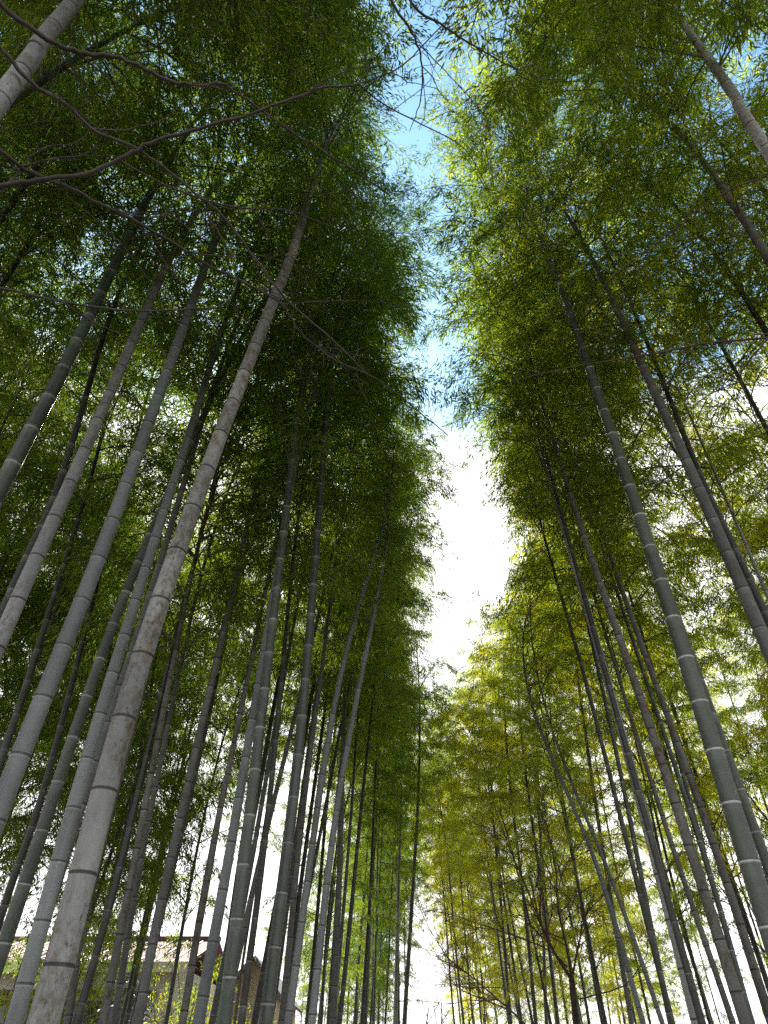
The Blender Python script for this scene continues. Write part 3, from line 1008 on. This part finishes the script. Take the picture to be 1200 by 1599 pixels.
shrub('shrub', 'dark glossy evergreen shrub in front of the cream house wall', 'shrub', ground_at(207, 17), 3.3, .9, 2600, 'shrub', 71)
shrub('shrub', 'dark low evergreen shrub under the house window', 'shrub', ground_at(240, 18), 2.4, 1.2, 2600, 'shrub', 72)
shrub('young_bamboo', 'leafy young bamboo right of the house wall, below the pink roof corner', 'bamboo', ground_at(312, 16.5), 3.9, .6, 2600, 'olive', 73, wr=.17, droop=.7)
shrub('young_bamboo', 'leafy young bamboo in front of the house window', 'bamboo', ground_at(275, 16), 3.5, .5, 2000, 'olive', 74, wr=.17, droop=.7)
shrub('young_bamboo', 'low leafy young bamboo in the bottom left corner', 'bamboo', ground_at(14, 8.5), 3.3, .8, 3600, 'olive', 75, wr=.17, droop=.7)
shrub('young_bamboo', 'low leafy young bamboo behind the dull grey stem at the bottom left', 'bamboo', ground_at(45, 9.5), 3.2, .7, 2600, 'olive', 76, wr=.17, droop=.7)
shrub('young_bamboo', 'young bamboo with yellow leaves left of the tan house', 'bamboo', ground_at(365, 18), 3.0, .8, 2200, 'olive', 77, wr=.17, droop=.7)
shrub('young_bamboo', 'bright yellow low bamboo beside the far gap, right of the path', 'bamboo', (3.4, 25, 0), 4.2, 1.5, 5200, 'gold', 78, wr=.17, droop=.6)
shrub('young_bamboo', 'bright yellow low bamboo right of the far gap, behind the long bare arms', 'bamboo', (4.7, 22, 0), 3.6, 1.3, 4200, 'gold', 79, wr=.17, droop=.6)

# ------------------------------------------------------------------ houses behind the left grove
M_PINK = simple_mat('roof_pink_metal', (0.17, 0.07, 0.078), (0.21, 0.095, 0.10), 1.5, 0.85)
M_SEAM = simple_mat('roof_seam', (0.09, 0.03, 0.033), (0.12, 0.042, 0.045), 3, 0.5)
M_CREAM = simple_mat('wall_cream', (0.62, 0.60, 0.54), (0.72, 0.69, 0.62), 2.5, 0.9)
M_TAN = simple_mat('wall_tan', (0.62, 0.50, 0.40), (0.70, 0.58, 0.48), 2.5, 0.9)
M_WOOD = simple_mat('wood_dark', (0.05, 0.03, 0.025), (0.10, 0.06, 0.045), 5, 0.7)
M_GLASS = simple_mat('window_glass', (0.012, 0.014, 0.016), (0.02, 0.022, 0.025), 2, 0.08)
M_SLATE = simple_mat('roof_slate', (0.16, 0.16, 0.17), (0.24, 0.24, 0.25), 4, 0.7)

def slab(name, quad, thick, mat, parent):
    q = [Vector(p) for p in quad]
    n = (q[1] - q[0]).cross(q[3] - q[0]).normalized()
    if n.z < 0:
        n = -n
    V = [tuple(p) for p in q] + [tuple(p + n * thick) for p in q]
    F = np.array([(0, 3, 2, 1), (4, 5, 6, 7), (0, 1, 5, 4), (1, 2, 6, 5), (2, 3, 7, 6), (3, 0, 4, 7)])
    return obj(name, make_mesh(name, V, F), mat, parent)

hx0, hx1, hy = -11.5, -5.1, 21.0
house = thing('house', 'cream house with a pink metal roof behind the left bamboos', 'house', ((hx0 + hx1) / 2, hy, 0))
ox = (hx0 + hx1) / 2
w2 = (hx1 - hx0) / 2
EZ, RZ, DEP = 3.8, 4.75, 7.0
obj('wall', boxes('wall', [(-w2 + .45, w2 - .45, .55, .75, 0, EZ + .1), (-w2 + .45, -w2 + .65, .75, DEP - .6, 0, EZ + .1), (w2 - .65, w2 - .45, .75, DEP - .6, 0, EZ + .1), (-w2 + .45, w2 - .45, DEP - .6, DEP - .4, 0, EZ + .1)]), M_CREAM, house)
rf = slab('roof', [(-w2, 0, EZ), (w2, 0, EZ), (w2, DEP / 2, RZ), (-w2, DEP / 2, RZ)], .08, M_PINK, house)
rf2 = slab('roof', [(-w2, DEP, EZ), (w2, DEP, EZ), (w2, DEP / 2, RZ), (-w2, DEP / 2, RZ)], .08, M_PINK, house)
sl = (RZ - EZ) / (DEP / 2)
v, f, n = [], [], 0
for x in np.arange(-w2 + .02, w2, .455):
    V = np.array([(x + a, yy, EZ + sl * yy + zz) for yy in (-.01, DEP / 2) for zz in (.07, .105) for a in (0, .035)])
    v.append(V)
    f.append(np.array([(0, 1, 3, 2), (4, 6, 7, 5), (0, 4, 5, 1), (2, 3, 7, 6), (0, 2, 6, 4), (1, 5, 7, 3)]) + n)
    n += 8
obj('roof_seams', make_mesh('roof_seams', np.concatenate(v), np.concatenate(f)), M_SEAM, rf)
obj('eave_board', boxes('eave_board', [(-w2 - .02, w2 + .02, -.06, -.012, EZ - .14, EZ + .09)]), M_CREAM, house)
obj('ridge_cap', boxes('ridge_cap', [(-w2 - .03, w2 + .03, DEP / 2 - .14, DEP / 2 + .14, RZ + .06, RZ + .17)]), M_SEAM, house)
for wx in (-1.7, 1.15):
    fr = obj('window_frame', boxes('window_frame', [(wx - .95, wx + .95, .46, .55, 3.0, 3.1), (wx - .95, wx + .95, .46, .55, 1.4, 1.5), (wx - .95, wx - .86, .46, .55, 1.5, 3.0), (wx + .86, wx + .95, .46, .55, 1.5, 3.0), (wx - .04, wx + .04, .47, .55, 1.5, 3.0)]), M_WOOD, house)
    obj('window_pane', boxes('window_pane', [(wx - .86, wx - .04, .51, .545, 1.5, 3.0), (wx + .04, wx + .86, .51, .545, 1.5, 3.0)]), M_GLASS, fr)
    obj('window_hood', boxes('window_hood', [(wx - 1.1, wx + 1.1, .10, .55, 3.22, 3.30)]), M_WOOD, house)

house2 = thing('house', 'small peach-walled gabled house behind the stout green bamboos', 'house', (-3.85, 24, 0))
house2.scale = (0.72, 1, 0.95)
V = np.array([(-.95, 0, 0), (.95, 0, 0), (.95, 0, 3.7), (0, 0, 4.5), (-.95, 0, 3.7), (-.95, 6, 0), (.95, 6, 0), (.95, 6, 3.7), (0, 6, 4.5), (-.95, 6, 3.7)])
obj('wall', make_mesh('wall', V, [np.array([(0, 1, 2, 3, 4), (9, 8, 7, 6, 5)]), np.array([(0, 4, 9, 5), (1, 6, 7, 2)])]), M_TAN, house2)
s2 = .8 / .95
slab('roof', [(0, -.35, 4.51), (-1.2, -.35, 4.51 - 1.2 * s2), (-1.2, 6.3, 4.51 - 1.2 * s2), (0, 6.3, 4.51)], .09, M_SLATE, house2)
slab('roof', [(0, -.35, 4.51), (1.2, -.35, 4.51 - 1.2 * s2), (1.2, 6.3, 4.51 - 1.2 * s2), (0, 6.3, 4.51)], .09, M_SLATE, house2)
fr = obj('window_frame', boxes('window_frame', [(-.5, .5, -.06, -.003, 2.6, 2.68), (-.5, .5, -.06, -.003, 1.5, 1.58), (-.5, -.42, -.06, -.003, 1.58, 2.6), (.42, .5, -.06, -.003, 1.58, 2.6)]), M_WOOD, house2)
obj('window_pane', boxes('window_pane', [(-.42, .42, -.04, -.004, 1.58, 2.6)]), M_GLASS, fr)

# ------------------------------------------------------------------ ground, path, hills
M_GROUND = simple_mat('leaf_litter', (0.07, 0.05, 0.03), (0.16, 0.12, 0.07), 3.0, 0.95, (1, 1, 1), 0.3)
M_PATH = simple_mat('path_gravel', (0.26, 0.23, 0.19), (0.34, 0.31, 0.27), 9.0, 0.95, (1, 1, 1), 0.2)
M_HILL = simple_mat('hill_forest', (0.10, 0.12, 0.12), (0.16, 0.17, 0.16), 0.06, 0.95)
g = obj('ground', make_mesh('ground', [(-1500, -1500, 0), (1500, -1500, 0), (1500, 1500, 0), (-1500, 1500, 0)], np.array([(0, 1, 2, 3)])), M_GROUND)
struct(g)
ys = np.linspace(-12, 90, 40)
hw = lambda y: 1.3 - 0.55 * min(1, max(0, (y - 12) / 12))
L_ = [(path_x(y) - hw(y), y, .004) for y in ys]
R_ = [(path_x(y) + hw(y), y, .004) for y in ys]
V = np.array(L_ + R_)
i = np.arange(39)
p_ = obj('path', make_mesh('path', V, np.stack([i, i + 40, i + 41, i + 1], -1)), M_PATH)
struct(p_)
rs = np.random.default_rng(9)
xs = np.linspace(-500, 500, 120)
hz = 9 + 5 * np.sin(xs / 90 + 1) + 6 * np.sin(xs / 37) + rs.normal(0, .8, 120)
prof = [(-5, 0.0), (60, .75), (120, 1.0), (190, .6), (260, 0)]
V = np.array([(x, 260 + dy, -.2 + max(2, h) * k) for dy, k in prof for x, h in zip(xs, hz)])
i = (np.arange(4)[:, None] * 120 + np.arange(119)[None, :]).ravel()
h_ = obj('hills', make_mesh('hills', V, np.stack([i, i + 1, i + 121, i + 120], -1), True), M_HILL)
struct(h_)
print('leaves per crown', [c.n for c in CROWNS], 'bamboos', len(PLACED))
